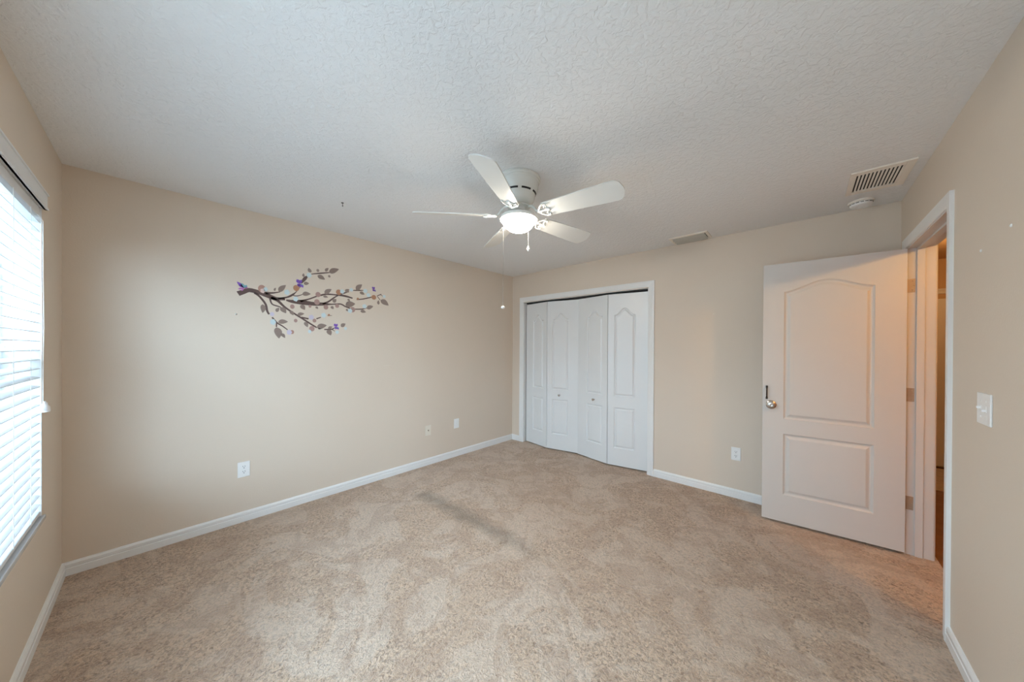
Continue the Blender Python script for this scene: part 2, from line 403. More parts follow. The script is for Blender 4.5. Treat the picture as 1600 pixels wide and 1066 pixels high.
# ---------------- windows, blind
M_glass = bpy.data.materials.new('clear_window_glass'); M_glass.use_nodes = True
nt = M_glass.node_tree; nt.nodes.clear()
out = nd(nt, 'ShaderNodeOutputMaterial'); tr = nd(nt, 'ShaderNodeBsdfTransparent'); gl = nd(nt, 'ShaderNodeBsdfGlossy'); mxs = nd(nt, 'ShaderNodeMixShader')
gl.inputs['Roughness'].default_value = .02; mxs.inputs[0].default_value = .06; tr.inputs[0].default_value = (.97, .985, .98, 1)
nt.links.new(tr.outputs[0], mxs.inputs[1]); nt.links.new(gl.outputs[0], mxs.inputs[2]); nt.links.new(mxs.outputs[0], out.inputs[0])
def window(name, label, w0, w1):
    win = thing(name, label, None, (0, 0, 0), 0, None, 'structure')
    bm = bmesh.new(); fy0, fy1 = -.165, -.105
    fx0, fx1, fz0, fz1 = w0+.006, w1-.006, WZ0, WZ1-.006
    for a in ((fx0, fx0+.04, fz0, fz1), (fx1-.04, fx1, fz0, fz1), (fx0, fx1, fz0, fz0+.045), (fx0, fx1, fz1-.04, fz1)):
        box(bm, a[0], a[1], fy0, fy1, a[2], a[3], .003)
    box(bm, fx0+.03, fx1-.03, fy0+.005, fy1+.006, 1.28, 1.33, .003)
    link('window_frame', bm, M_vinyl, win)
    bm = bmesh.new(); box(bm, fx0+.03, fx1-.03, -.140, -.136, fz0+.03, fz1-.03); link('window_glass', bm, M_glass, win)
    bm = bmesh.new(); box(bm, w0+.045, w0+.075, -.104, -.085, 1.345, 1.375, .004); box(bm, w0+.053, w0+.067, -.086, -.076, 1.352, 1.368, .003)
    link('window_latch', bm, M_vinyl, win)
    bm = bmesh.new(); box(bm, w0-.010, w1+.010, -.0, .010, WZ0-.020, WZ0, .003); box(bm, w0+.001, w1-.001, -.105, .004, WZ0-.020, WZ0)
    tag(link('window_sill', bm, M_sill, win), 'grey marble sill')
window('window_1', 'white framed window behind the lowered blind', WX0, WX1)
window('window_added', 'added unseen white framed window, uncovered to let in fill daylight', VX0, VX1)

bl = thing('window_blind', 'white wooden slat blind lowered over the window at left edge', 'blind', (1.156, -.03, WZ1), 0)
BX0, BX1 = .494, 1.818
def blk(name, bm, m, label=None, smooth=False):
    o = link(name, bm, m, bl, (-1.156, .03, -WZ1), smooth)
    if label: o['label'] = label
    return o
bm = bmesh.new(); box(bm, BX0-.022, BX1+.022, .001, .014, 2.035, 2.112, .003); box(bm, BX0-.022, BX1+.022, .001, .019, 2.104, 2.112, .002); box(bm, BX0-.022, BX1+.022, .001, .018, 2.035, 2.044, .002)
blk('valance', bm, M_slat)
bm = bmesh.new(); box(bm, BX0, BX1, -.052, -.006, 1.992, 2.036, .002); blk('head_rail', bm, M_slat)
slat0 = None; zc = 1.968; tilt = radians(12)
zs = []
while zc > .590: zs.append(zc); zc -= .0442
bm = bmesh.new()
n = 6; top = []; bot = []
for i in range(n+1):
    s = -.025+.05*i/n; cr_ = .0025*(1-(s/.025)**2)
    y = -.029+s*cos(tilt); z = -s*sin(tilt)+cr_
    top.append((y, z+.0013)); bot.append((y, z-.0013))
ring = top+bot[::-1]
A = [bm.verts.new((BX0, y, z)) for y, z in ring]; B = [bm.verts.new((BX1, y, z)) for y, z in ring]
bm.faces.new(A); bm.faces.new(B[::-1])
for i in range(len(ring)):
    j = (i+1) % len(ring); bm.faces.new((A[i], B[i], B[j], A[j]))
slat0 = blk('slat', bm, M_slat); slat0.location.z = zs[0]-WZ1
for z in zs[1:]:
    c = slat0.copy(); COL.objects.link(c); c.parent = bl; c.location.z = z-WZ1
bm = bmesh.new(); box(bm, BX0, BX1, -.054, -.004, .541, .560, .004); blk('bottom_rail', bm, M_slat)
for x in (.668, .93, 1.38, 1.64):
    bm = bmesh.new()
    for y in (-.0035, -.0545):
        tube(bm, [(x, y, 1.995), (x+.001, y, 1.3), (x, y, .555)], .0011, 6)
    for z in zs: tube(bm, [(x, -.0035, z-.0075), (x, -.0545, z+.0035)], .0007, 4)
    blk('ladder_cord', bm, M_cord)
for x, z1 in ((.512, 1.085), (.545, 1.095)):
    bm = bmesh.new(); y = .006
    pts = [(x, -.004, 1.995), (x, y, 1.97), (x+.003, y+.001, 1.7), (x-.004, y+.002, 1.45), (x+.004, y+.001, 1.3), (x, y, z1)]
    tube(bm, pts, .0013, 6); lc = blk('lift_cord', bm, M_cord)
    bm = bmesh.new(); lathe(bm, [(0, 0), (.005, 0), (.006, -.012), (.012, -.020), (.0135, -.040), (.012, -.046), (0, -.046)], 16, (x, y+.008, z1+.005))
    o = link('tassel', bm, M_plate, lc, smooth=True)
# outdoors
bm = bmesh.new(); box(bm, -14, 18, -16, -.21, -.35, -.30)
struct('ground', bm, M_conc, 'pale ground outside the window')

# ---------------- ceiling fan
FX, FY_, = 1.921, 1.887
fan = thing('ceiling_fan', 'white five blade ceiling fan with lit frosted bowl light', 'ceiling fan', (FX, FY_, H))
bm = bmesh.new()
lathe(bm, [(0, 0), (.134, 0), (.137, -.006), (.137, -.014), (.131, -.018), (.131, -.028), (.127, -.032), (.124, -.060), (.116, -.086), (.1085, -.094), (.1040, -.103), (.102, -.118), (.095, -.140), (.082, -.156), (.060, -.164), (0, -.164)], 64)
hs = link('motor_housing', bm, M_fan, fan, smooth=True)
for k in range(8):
    bm = bmesh.new(); a0 = radians(45*k+6); a1 = a0+radians(33); rows = []
    for i in range(9):
        bb = a0+(a1-a0)*i/8
        rows.append([bm.verts.new((rr*cos(bb), rr*sin(bb), zz)) for zz, rr in ((-.094, .1100), (-.103, .1055), (-.103, .096), (-.094, .100))])
    for A_, B_ in zip(rows, rows[1:]):
        for q in range(4): bm.faces.new((A_[q], A_[(q+1) % 4], B_[(q+1) % 4], B_[q]))
    bm.faces.new(rows[0]); bm.faces.new(rows[-1][::-1])
    tag(link('vent_slot', bm, M_dark, hs), 'dark curved cooling slot')
bm = bmesh.new(); lathe(bm, [(0, -.164), (.058, -.164), (.058, -.172), (.070, -.173), (.070, -.182), (.040, -.185), (0, -.185)], 40)
link('flywheel', bm, M_fan, fan, smooth=True)
bm = bmesh.new()
lathe(bm, [(0, -.184), (.044, -.184), (.044, -.200), (.040, -.203), (.050, -.212), (.066, -.218), (.088, -.226), (.110, -.236), (.119, -.245), (.120, -.261), (.112, -.263), (0, -.257)], 64)
fit = link('light_fitter', bm, M_fan, fan, smooth=True)
bm = bmesh.new()
lathe(bm, [(0, -.2585), (.108, -.2625), (.112, -.2665), (.106, -.274), (.095, -.279), (.092, -.287), (.083, -.303), (.064, -.319), (.040, -.329), (.015, -.333), (0, -.3335)], 64)
link('light_bowl', bm, M_bowl, fan, smooth=True)['label'] = 'glowing frosted glass bowl'
PZ = -.232; PITCH = radians(18)
def blade_frame(phi):
    # +theta side lower
    return Matrix.Rotation(phi, 4, 'Z') @ Matrix.Translation((0, 0, PZ)) @ Matrix.Rotation(-PITCH, 4, 'X')
bm = bmesh.new()
r0, r1 = .185, .662
def half(x):
    s = (x-r0)/(r1-r0); return .054+.017*min(1, s*1.3)
pts = []
for i in range(8):   # root curve (scalloped inwards)
    t = i/7; pts.append((r0+.022*sin(pi*t), -half(r0)+2*half(r0)*t))
N = 8; cr0 = .038
for i in range(N+1): pts.append((r0+.03+(r1-cr0-r0-.03)*i/N, half(r0+.03+(r1-cr0-r0-.03)*i/N)))
hw = half(r1)
cx_ = r1-.010-cr0
for i in range(1, 9):
    a = radians(90-80*i/8); pts.append((cx_+cr0*cos(a), hw-cr0+cr0*sin(a)))
y1_ = pts[-1][1]; x1_ = pts[-1][0]
for i in range(1, 10): pts.append((x1_+.010*sin(pi*i/10), y1_*(1-2*i/10)))
for i in range(8, 0, -1):
    a = radians(90-80*i/8); pts.append((cx_+cr0*cos(a), -(hw-cr0+cr0*sin(a))))
for i in range(N, -1, -1): x = r0+.03+(r1-cr0-r0-.03)*i/N; pts.append((x, -half(x)))
prism(bm, pts, lambda u, v, t: (u, v, t), -.003, .003)
bl_me = None
def bracket_bm():
    b_ = bmesh.new()
    # curved arm from the flywheel, then an open decorative fork under the blade
    tube(b_, [(.056, 0, .055), (.085, 0, .052), (.110, 0, .030), (.130, 0, .004), (.150, 0, -.005)], [.009, .009, .008, .008, .009], 10)
    for s in (-1, 1):
        tube(b_, [(.145, 0, -.005), (.160, s*.018, -.006), (.172, s*.034, -.006), (.186, s*.045, -.006), (.205, s*.047, -.006), (.214, s*.040, -.006)], [.008, .006, .0055, .006, .006, .007], 8)
        tube(b_, [(.205, s*.046, -.006), (.196, s*.028, -.006), (.204, s*.012, -.006), (.222, 0, -.006)], [.005, .0045, .0045, .006], 8)
        g = bmesh.ops.create_uvsphere(b_, u_segments=10, v_segments=6, radius=.006)['verts']
        for v in g: v.co = Vector((v.co.x+.212, v.co.y+s*.036, v.co.z*.5-.012))
    tube(b_, [(.15, 0, -.005), (.185, 0, -.006), (.225, 0, -.006)], [.009, .006, .008], 8)
    g = bmesh.ops.create_uvsphere(b_, u_segments=10, v_segments=6, radius=.006)['verts']
    for v in g: v.co = Vector((v.co.x+.220, v.co.y, v.co.z*.5-.012))
    return b_
blade0 = link('blade', bm, M_blade, fan)
br0 = link('blade_bracket', bracket_bm(), M_fan, blade0, smooth=True)
DPH = [0, 0, 0, 0, 0]
for k in range(5):
    if k == 0: o = blade0
    else:
        o = blade0.copy(); COL.objects.link(o); o.parent = fan
        c = br0.copy(); COL.objects.link(c); c.parent = o
    o.matrix_local = blade_frame(radians(-63.3+72*k+DPH[k]))
def chain(dx, dy, z0, z1, kind):
    bm = bmesh.new(); z = z0; k = 0
    tube(bm, [(dx, dy, z0), (dx, dy, z1+.01)], .0007, 5)
    while z > z1+.012:
        q = bmesh.ops.create_icosphere(bm, subdivisions=1, radius=.0014)['verts']
        for v in q: v.co += Vector((dx, dy, z))
        z -= .0048 if kind else .0075
    ch = link('pull_chain', bm, M_chain, fan)
    bm = bmesh.new()
    if kind: lathe(bm, [(0, .012), (.003, .012), (.004, .006), (.010, -.006), (.010, -.010), (.003, -.022), (0, -.026)], 20, (dx, dy, z1))
    else: lathe(bm, [(0, .008), (.004, .007), (.011, .002), (.0125, -.003), (.009, -.008), (0, -.010)], 20, (dx, dy, z1))
    link('chain_pull', bm, M_plate, ch, smooth=True)
chain(-.072*.75+.075*.66-.02, -.072*.66-.075*.75-.01, -.249, 1.620-H, 0)
chain(.062*.75-.05*.66, .062*.66+.05*.75, -.249, 2.022-H, 1)

# ---------------- ceiling fittings
def Lx(o, *a): o['label'] = a[0]
vt = thing('return_air_vent', 'large square slatted return air grille in the ceiling above the bedroom door', 'vent', (3.626, 3.335, H))
bm = bmesh.new(); x0, x1, y0, y1 = -.132, .130, -.184, .184; bx0, bx1, by0, by1 = -.103, .092, -.138, .142
for a in ((x0, bx0, y0, y1), (bx1, x1, y0, y1), (bx0, bx1, y0, by0), (bx0, bx1, by1, y1)): box(bm, a[0], a[1], a[2], a[3], -.010, 0, .002)
link('frame', bm, M_vent, vt)
n = 12; st = (bx1-bx0)/n
for i in range(n):
    bm = bmesh.new(); xx = bx0+st*(i+.78)
    g = box(bm, -.0045, .0045, by0, by1, -.0012, .0012)
    for v in g:
        x, z = v.co.x, v.co.z; a = radians(28); v.co.x = xx+x*cos(a)+z*sin(a); v.co.z = -.005-x*sin(a)+z*cos(a)
    link('louver', bm, M_vent, vt)
bm = bmesh.new(); box(bm, bx0, bx1, by0, by1, -.0012, -.0002); link('duct_backing', bm, M_dark, vt)
vt2 = thing('supply_air_vent', 'small narrow two louver supply air vent in the ceiling near the closet', 'vent', (2.461, 3.738, H))
bm = bmesh.new(); x0, x1, y0, y1 = -.166, .166, -.098, .112; bx0, bx1, by0, by1 = -.142, .142, -.070, .085
for a in ((x0, bx0, y0, y1), (bx1, x1, y0, y1), (bx0, bx1, y0, by0), (bx0, bx1, by1, y1)): box(bm, a[0], a[1], a[2], a[3], -.010, 0, .003)
link('frame', bm, M_vent, vt2)
for yy in (-.045, .012, .066):
    bm = bmesh.new()
    prof = [(yy-.022, -.004), (yy-.010, -.012), (yy+.008, -.020), (yy+.020, -.023)]
    for (ya, za), (yb, zb) in zip(prof, prof[1:]):
        vs = [bm.verts.new(p) for p in ((bx0+.004, ya, za), (bx1-.004, ya, za), (bx1-.004, yb, zb), (bx0+.004, yb, zb), (bx0+.004, ya, za-.0015), (bx1-.004, ya, za-.0015), (bx1-.004, yb, zb-.0015), (bx0+.004, yb, zb-.0015))]
        for f in ((0, 1, 2, 3), (7, 6, 5, 4), (0, 1, 5, 4), (1, 2, 6, 5), (2, 3, 7, 6), (3, 0, 4, 7)): bm.faces.new([vs[q] for q in f])
    link('louver', bm, M_vent2, vt2)
bm = bmesh.new(); box(bm, bx0, bx1, by0, by1, -.0012, -.0002); link('duct_backing', bm, M_dark, vt2)
sd = thing('smoke_detector', 'round white smoke detector on the ceiling beside the return grille', 'smoke detector', (3.590, 3.722, H))
bm = bmesh.new(); lathe(bm, [(0, 0), (.066, 0), (.068, -.006), (.064, -.012), (0, -.012)], 48); tag(link('mounting_base', bm, M_vent, sd, smooth=True), 'tan mounting ring')
bm = bmesh.new(); lathe(bm, [(0, -.010), (.055, -.012), (.060, -.016), (.060, -.024), (.054, -.034), (.034, -.040), (.030, -.038), (.014, -.038), (.012, -.041), (0, -.042)], 48); sb = link('cover', bm, M_plate, sd, smooth=True)
for k in range(16):
    bm = bmesh.new(); g = box(bm, .0585, .0605, -.0085, .0085, -.0225, -.0185)
    R = Matrix.Rotation(2*pi*k/16, 3, 'Z')
    for v in g: v.co = R @ v.co
    link('vent_slot', bm, M_dark, sb)
bm = bmesh.new(); lathe(bm, [(0, 0), (.009, 0), (.008, -.003), (0, -.004)], 16)
tube(bm, [(0, 0, -.002), (0, 0, -.008), (-.006, .004, -.011), (-.009, .006, -.017), (-.006, .004, -.024), (0, 0, -.026), (.006, -.004, -.023)], .0020, 8)
M_hook = mat('dark_hook_metal', (.10, .09, .09), .4, metal=.6)
tag(link('ceiling_hook', bm, M_hook, None, (.709, 1.277, H), True), 'small dark cup hook screwed into the ceiling above the branch decal', 'hook')

# ---------------- wall plates; local front faces -y
def plate_bm(w, h, t=.006):
    bm = bmesh.new(); box(bm, -w/2, w/2, -t, 0, -h/2, h/2, .0025); return bm
def outlet(loc, rz, label, group=None):
    t = thing('electrical_outlet', label, 'outlet', loc, rz, group)
    link('cover_plate', plate_bm(.074, .118), M_plate, t)
    for s in (-1, 1):
        bm = bmesh.new(); lathe(bm, [(0, 0), (.0165, 0), (.0165, .002), (0, .0022)], 28)
        for v in bm.verts: v.co = Vector((v.co.x, -.006-v.co.z, v.co.y*.85+s*.0195))
        rc = link('receptacle', bm, M_plate, t)
        bm = bmesh.new(); 
        box(bm, -.0075, -.0050, -.0088, -.0080, s*.0195+.0005, s*.0195+.0090); box(bm, .0050, .0075, -.0088, -.0080, s*.0195+.0005, s*.0195+.0090)
        g = bmesh.ops.create_cone(bm, cap_ends=True, segments=12, radius1=.0030, radius2=.0030, depth=.0008)['verts']
        for v in g: v.co = Vector((v.co.x, -.0084+v.co.z, v.co.y+s*.0195-.0070))
        link('socket_slots', bm, M_dark, rc)
    bm = bmesh.new(); g = bmesh.ops.create_uvsphere(bm, u_segments=10, v_segments=6, radius=.003)['verts']
    for v in g: v.co.y = v.co.y*.4-.0062
    link('screw', bm, M_plate, t)
    return t
outlet((0, .818, .408), pi/2, 'white duplex outlet low on the wall under the branch decal')
outlet((2.825, D, .404), 0, 'white duplex outlet low on the wall between closet and open door')
t = thing('cable_jack', 'ivory coaxial cable wall plate, left of two small plates near the corner', 'wall plate', (0, 2.456, .402), pi/2)
link('cover_plate', plate_bm(.074, .118), M_ivory, t)
bm = bmesh.new(); lathe(bm, [(0, 0), (.0075, 0), (.0075, .003), (.0045, .003), (.0045, .010), (0, .010)], 12)
for v in bm.verts: v.co = Vector((v.co.x, -.006-v.co.z, v.co.y))
link('connector', bm, M_nickel, t)
for s in (-1, 1):
    bm = bmesh.new(); g = bmesh.ops.create_uvsphere(bm, u_segments=10, v_segments=6, radius=.003)['verts']
    for v in g: v.co.y = v.co.y*.4-.0062; v.co.z += s*.042
    link('screw', bm, M_ivory, t)
t = thing('phone_jack', 'white rectangular wall plate, nearer the corner of two small plates', 'wall plate', (0, 2.862, .414), pi/2)
link('cover_plate', plate_bm(.074, .118), M_plate, t)
bm = bmesh.new(); box(bm, -.0165, .0165, -.0085, -.0055, -.033, .033, .001); link('insert', bm, M_plate, t)
t = thing('light_switch', 'white double toggle light switch plate beside the bedroom doorway', 'light switch', (W, 2.458, 1.145), -pi/2)
link('cover_plate', plate_bm(.120, .120), M_plate, t)
for i, s in enumerate((-1, 1)):
    bm = bmesh.new(); box(bm, -.0055, .0055, -.0068, -.0055, -.012, .012)
    d = -1 if i else 1
    g = box(bm, -.004, .004, -.016, -.006, -.0045+d*.004, .0045+d*.004, .001)
    for v in bm.verts: v.co.x += s*.023
    link('toggle', bm, M_plate, t)
    for q in (-1, 1):
        bm = bmesh.new(); g = bmesh.ops.create_uvsphere(bm, u_segments=10, v_segments=6, radius=.003)['verts']
        for v in g: v.co.y = v.co.y*.4-.0062; v.co.x += s*.023; v.co.z += q*.030
        link('screw', bm, M_plate, t)
def anchor(name, loc, rz, m, label, cat, r=.006, group=None):
    bm = bmesh.new(); lathe(bm, [(0, 0), (r, 0), (r*.9, .002), (r*.4, .0035), (r*.4, .002), (0, .0015)], 16)
    R = Matrix.Rotation(rz, 3, 'Z')
    for v in bm.verts: v.co = R @ Vector((v.co.x, -v.co.z, v.co.y))
    tag(link(name, bm, m, None, loc, True), label, cat, group)
anchor('wall_anchor', (W, 2.515, 1.761), -pi/2, M_plate, 'white plastic wall anchor, lower left of two above the light switch', 'wall anchor')
anchor('wall_anchor', (W, 2.273, 1.790), -pi/2, M_plate, 'white plastic wall anchor, upper right of two, at the right edge', 'wall anchor')
anchor('wall_screw', (0, .771, 1.618), pi/2, M_nickel, 'small metal screw in the wall below left end of the branch decal', 'screw', .007)
anchor('wall_screw', (2.636, D, 1.705), 0, M_ivory, 'tiny screw head in the wall between closet and open door', 'screw', .005)
bm = bmesh.new(); tube(bm, [(.001, 1.925, 1.176), (.001, 2.000, 1.177)], .0011, 6)
tag(link('wall_scratch', bm, M_ivory), 'thin pale horizontal scratch on the wall right of and below the decal', 'scratch')

# ---------------- branch decal on the west wall (coordinates are y, z on the wall)
STROKES=[[(0.7813,1.7776,0.0294),(0.8109,1.7946,0.0279),(0.8477,1.8146,0.0265),(0.9064,1.8049,0.0269),(0.9492,1.7925,0.0309),(0.9930,1.7751,0.0258),(1.0303,1.7676,0.0186),(1.0800,1.7736,0.0208)],
[(1.0878,1.7632,0.0113),(1.1114,1.7593,0.0171),(1.1392,1.7567,0.0230),(1.2045,1.7573,0.0332),(1.2895,1.7537,0.0260),(1.3603,1.7593,0.0224),(1.4338,1.7652,0.0104),(1.5101,1.7755,0.0106),(1.5495,1.7583,0.0107),(1.5947,1.7435,0.0097),(1.6202,1.7384,0.0087),(1.7040,1.7464,0.0089),(1.7527,1.7623,0.0056)],
[(0.9491,1.8043,0.0164),(1.0003,1.8129,0.0111),(1.0453,1.8264,0.0056)],
[(1.0303,1.7704,0.0093),(1.0917,1.7873,0.0114),(1.1311,1.8132,0.0134),(1.1591,1.8438,0.0048),(1.1958,1.9024,0.0039)],
[(1.1958,1.9219,0.0078),(1.2206,1.9650,0.0216),(1.2416,1.9931,0.0099)],
[(1.2715,2.0162,0.0060),(1.3416,2.0358,0.0101),(1.3959,2.0506,0.0082),(1.4236,2.0577,0.0052)],
[(1.1311,1.8113,0.0057),(1.1633,1.8077,0.0068),(1.2043,1.8256,0.0049)],
[(1.1879,1.7651,0.0156),(1.2549,1.7926,0.0099),(1.3155,1.8249,0.0101),(1.3511,1.8396,0.0122),(1.3964,1.8536,0.0123),(1.4713,1.8571,0.0105),(1.5492,1.8565,0.0149),(1.6178,1.8435,0.0108)],
[(1.3603,1.7614,0.0142),(1.4058,1.7848,0.0124),(1.4524,1.8266,0.0104),(1.5002,1.8608,0.0084),(1.5840,1.9040,0.0108)],
[(1.6196,1.9197,0.0065),(1.6769,1.9277,0.0099),(1.7195,1.9336,0.0044)],
[(1.6562,1.8350,0.0088),(1.7144,1.8474,0.0089),(1.7909,1.8735,0.0090),(1.8359,1.8905,0.0069)],
[(1.8530,1.8949,0.0057),(1.8992,1.9193,0.0081)],
[(1.8587,1.8910,0.0057),(1.8878,1.8565,0.0058)],
[(1.8934,1.9093,0.0046),(1.9407,1.8920,0.0047)],
[(0.8786,1.7967,0.0125),(0.9065,1.7779,0.0126),(0.9349,1.7408,0.0127),(0.9529,1.7065,0.0127),(0.9603,1.6616,0.0128),(0.9734,1.6335,0.0110)],
[(0.9933,1.6112,0.0092),(1.0270,1.5672,0.0093),(1.0612,1.5440,0.0085),(1.0986,1.5129,0.0066)],
[(1.0232,1.5670,0.0074),(1.0218,1.5325,0.0074)],
[(0.9783,1.7641,0.0110),(0.9931,1.7199,0.0092),(1.0380,1.7042,0.0084),(1.0532,1.6982,0.0056)],
[(0.9856,1.7696,0.0184),(1.0303,1.7518,0.0168),(1.0763,1.7052,0.0132),(1.1394,1.6588,0.0115),(1.2049,1.6156,0.0117),(1.2640,1.5753,0.0119),(1.3145,1.5432,0.0101)],
[(1.1965,1.6267,0.0097),(1.2511,1.6170,0.0119)],
[(1.3117,1.6215,0.0090),(1.3471,1.6382,0.0071)],
[(1.4016,1.6558,0.0051),(1.4388,1.6619,0.0031)],
[(1.3745,1.5289,0.0082),(1.4345,1.5339,0.0104),(1.4580,1.5455,0.0063)],
[(1.4345,1.5339,0.0052),(1.4628,1.5175,0.0042)]]
LEAVES=[(1.0377,1.8273,1.0860,1.8906,0.0378),
(0.9314,1.7114,0.9315,1.6409,0.0342),
(1.0218,1.5297,1.0401,1.4373,0.0522),
(1.0537,1.4808,1.0808,1.4431,0.0253),
(1.0330,1.5732,1.1015,1.5815,0.0374),
(1.0077,1.8297,1.0166,1.8578,0.0147),
(1.2671,2.0293,1.2499,2.0677,0.0281),
(1.2139,1.9805,1.2122,2.0125,0.0185),
(1.3821,2.0604,1.4077,2.0960,0.0247),
(1.4143,2.0540,1.4965,2.1026,0.0459),
(1.3194,2.0116,1.3796,1.9843,0.0379),
(1.2141,1.9218,1.2546,1.9301,0.0290),
(1.2027,1.8283,1.2676,1.8388,0.0369),
(1.3781,1.8553,1.4334,1.9051,0.0390),
(1.3646,1.8291,1.4057,1.8260,0.0207),
(1.5540,1.8924,1.5870,1.9259,0.0331),
(1.6506,1.9273,1.7064,1.9905,0.0442),
(1.6843,1.9100,1.7304,1.8939,0.0300),
(1.4478,1.7844,1.4743,1.8187,0.0337),
(1.5722,1.8304,1.5945,1.8115,0.0199),
(1.5544,1.7695,1.6428,1.7919,0.0582),
(1.8706,1.8084,1.8704,1.8545,0.0254),
(1.8913,1.8569,1.9771,1.8103,0.0542),
(1.7527,1.7567,1.8170,1.7857,0.0393),
(1.6913,1.7264,1.7452,1.7190,0.0316),
(1.5595,1.7326,1.5776,1.7128,0.0194),
(1.1921,1.7335,1.2230,1.6935,0.0370),
(1.3044,1.7283,1.3264,1.7133,0.0201),
(1.4292,1.7460,1.4508,1.7222,0.0268),
(1.0208,1.6579,1.0403,1.6951,0.0246),
(1.0494,1.6979,1.0881,1.6525,0.0386),
(1.1155,1.6758,1.1395,1.6396,0.0281),
(1.1678,1.6439,1.2198,1.6609,0.0284),
(1.2216,1.5874,1.2445,1.5425,0.0304),
(1.3163,1.5433,1.3954,1.5680,0.0458),
(1.3252,1.5336,1.3501,1.5329,0.0142),
(1.4020,1.5272,1.4300,1.4766,0.0426),
(1.4066,1.5377,1.4419,1.5582,0.0238),
(1.5157,1.5622,1.5550,1.5932,0.0344)]
DOTS=[(0.9262,1.8364,0.0242,0.0307,0),
(1.1591,1.8757,0.0219,0.0260,1),
(1.3243,1.8412,0.0204,0.0232,2),
(1.3157,1.7727,0.0220,0.0251,2),
(1.4952,1.8844,0.0241,0.0263,1),
(1.1313,1.7127,0.0160,0.0191,2),
(1.2619,1.7289,0.0111,0.0129,2),
(1.3876,1.7336,0.0192,0.0215,2),
(1.4812,1.7556,0.0173,0.0189,2),
(1.6182,1.7328,0.0246,0.0260,2),
(1.8223,1.8774,0.0237,0.0239,1),
(1.1557,1.5947,0.0129,0.0154,2),
(1.2968,1.6044,0.0148,0.0170,2),
(1.2771,1.5313,0.0207,0.0239,2),
(1.1302,1.4952,0.0144,0.0172,0),
(1.3219,2.0574,0.0115,0.0131,3),
(1.4144,2.0210,0.0102,0.0113,3),
(1.6666,1.8439,0.0105,0.0110,1),
(1.4127,1.6639,0.0093,0.0103,1)]
FLOWERS=[(1.2544,2.0033,0.0196,0.0227,0),
(1.0931,1.8301,0.0195,0.0237,0),
(1.1553,1.7807,0.0186,0.0222,0),
(0.9505,1.8354,0.0144,0.0182,0),
(0.9312,1.8200,0.0157,0.0199,1),
(1.5244,1.8958,0.0196,0.0212,0),
(1.6063,1.9232,0.0173,0.0184,0),
(1.7379,1.9306,0.0217,0.0223,0),
(1.7687,1.8932,0.0209,0.0214,0),
(1.9288,1.8998,0.0166,0.0163,0),
(1.7308,1.7769,0.0217,0.0223,0),
(1.5948,1.7198,0.0213,0.0227,0),
(1.3696,1.6583,0.0208,0.0235,0),
(0.9986,1.5728,0.0200,0.0249,0),
(0.9932,1.6370,0.0148,0.0184,2),
(1.1104,1.4925,0.0189,0.0229,2),
(1.2599,1.5056,0.0137,0.0159,0),
(1.4820,1.5099,0.0154,0.0168,0),
(1.5551,1.5472,0.0139,0.0150,0),
(1.2725,1.6325,0.0207,0.0239,2)]

M_branch = mat('decal_brown', (.115, .070, .062), .6); M_leaf = mat('decal_taupe', (.26, .195, .165), .6, var=.1, vscale=60)
M_dots = [mat('decal_rose_brown', (.42, .24, .19), .6), mat('decal_terracotta', (.42, .21, .12), .6), mat('decal_dusty_rose', (.40, .25, .22), .6), mat('decal_grey_brown', (.30, .23, .20), .6)]
M_fls = [mat('decal_pale_blue', (.56, .66, .68), .6), mat('decal_pale_pink', (.66, .52, .48), .6), mat('decal_lavender', (.58, .52, .62), .6)]
M_pur = mat('decal_purple', (.22, .10, .48), .6); M_teal = mat('decal_teal', (.20, .42, .50), .6); M_mag = mat('decal_magenta', (.45, .16, .40), .6)
dec = thing('branch_wall_decal', 'brown leafy tree branch sticker spread across the long wall', 'wall decal', (0, .78, 1.78))
O = (-0.0, -.78, -1.78)
def P3(y, z, x): return (x, y-.78, z-1.78)
def fn(u, v, t): return P3(u, v, t)
def decal(name, polys, m, lay, parent=dec):
    bm = bmesh.new()
    for p in polys: prism(bm, p, fn, .0003, .0006+.0003*lay)
    return link(name, bm, m, parent)
def stroke_poly(st):
    pts = [Vector((a, b_)) for a, b_, _ in st]; L = []; R_ = []
    for i, p in enumerate(pts):
        t = (pts[min(i+1, len(pts)-1)]-pts[max(i-1, 0)]).normalized(); nn = Vector((-t.y, t.x))*st[i][2]*(.62 if st[i][2] > .014 else .58)
        L.append(tuple(p+nn)); R_.append(tuple(p-nn))
    return L+R_[::-1]
def smooth_stroke(st):
    out = []
    for i in range(len(st)-1):
        p0 = st[max(i-1, 0)]; p1 = st[i]; p2 = st[i+1]; p3 = st[min(i+2, len(st)-1)]
        for k in range(4):
            t = k/4; q = []
            for a in range(3):
                q.append(.5*((2*p1[a])+(-p0[a]+p2[a])*t+(2*p0[a]-5*p1[a]+4*p2[a]-p3[a])*t*t+(-p0[a]+3*p1[a]-3*p2[a]+p3[a])*t**3))
            out.append(tuple(q))
    out.append(st[-1]); return out
for st in STROKES: decal('branch', [stroke_poly(smooth_stroke(st))], M_branch, 0)
def leaf_poly(a, b_, c, d, w):
    A = Vector((a, b_)); B = Vector((c, d)); ax = B-A; nn = Vector((-ax.y, ax.x)).normalized(); L = []; R_ = []
    for i in range(1, 10):
        t = i/10; s = w/2*(sin(pi*t**.75))**.85; bend = .05*ax.length*sin(pi*t)
        L.append(tuple(A+ax*t+nn*(s+bend))); R_.append(tuple(A+ax*t+nn*(-s+bend)))
    return [tuple(A)]+L+[tuple(B)]+R_[::-1]
for l in LEAVES: decal('leaf', [leaf_poly(*l)], M_leaf, 1)
def disc(y, z, ry, rz, n=20): return [(y+ry*cos(2*pi*i/n), z+rz*sin(2*pi*i/n)) for i in range(n)]
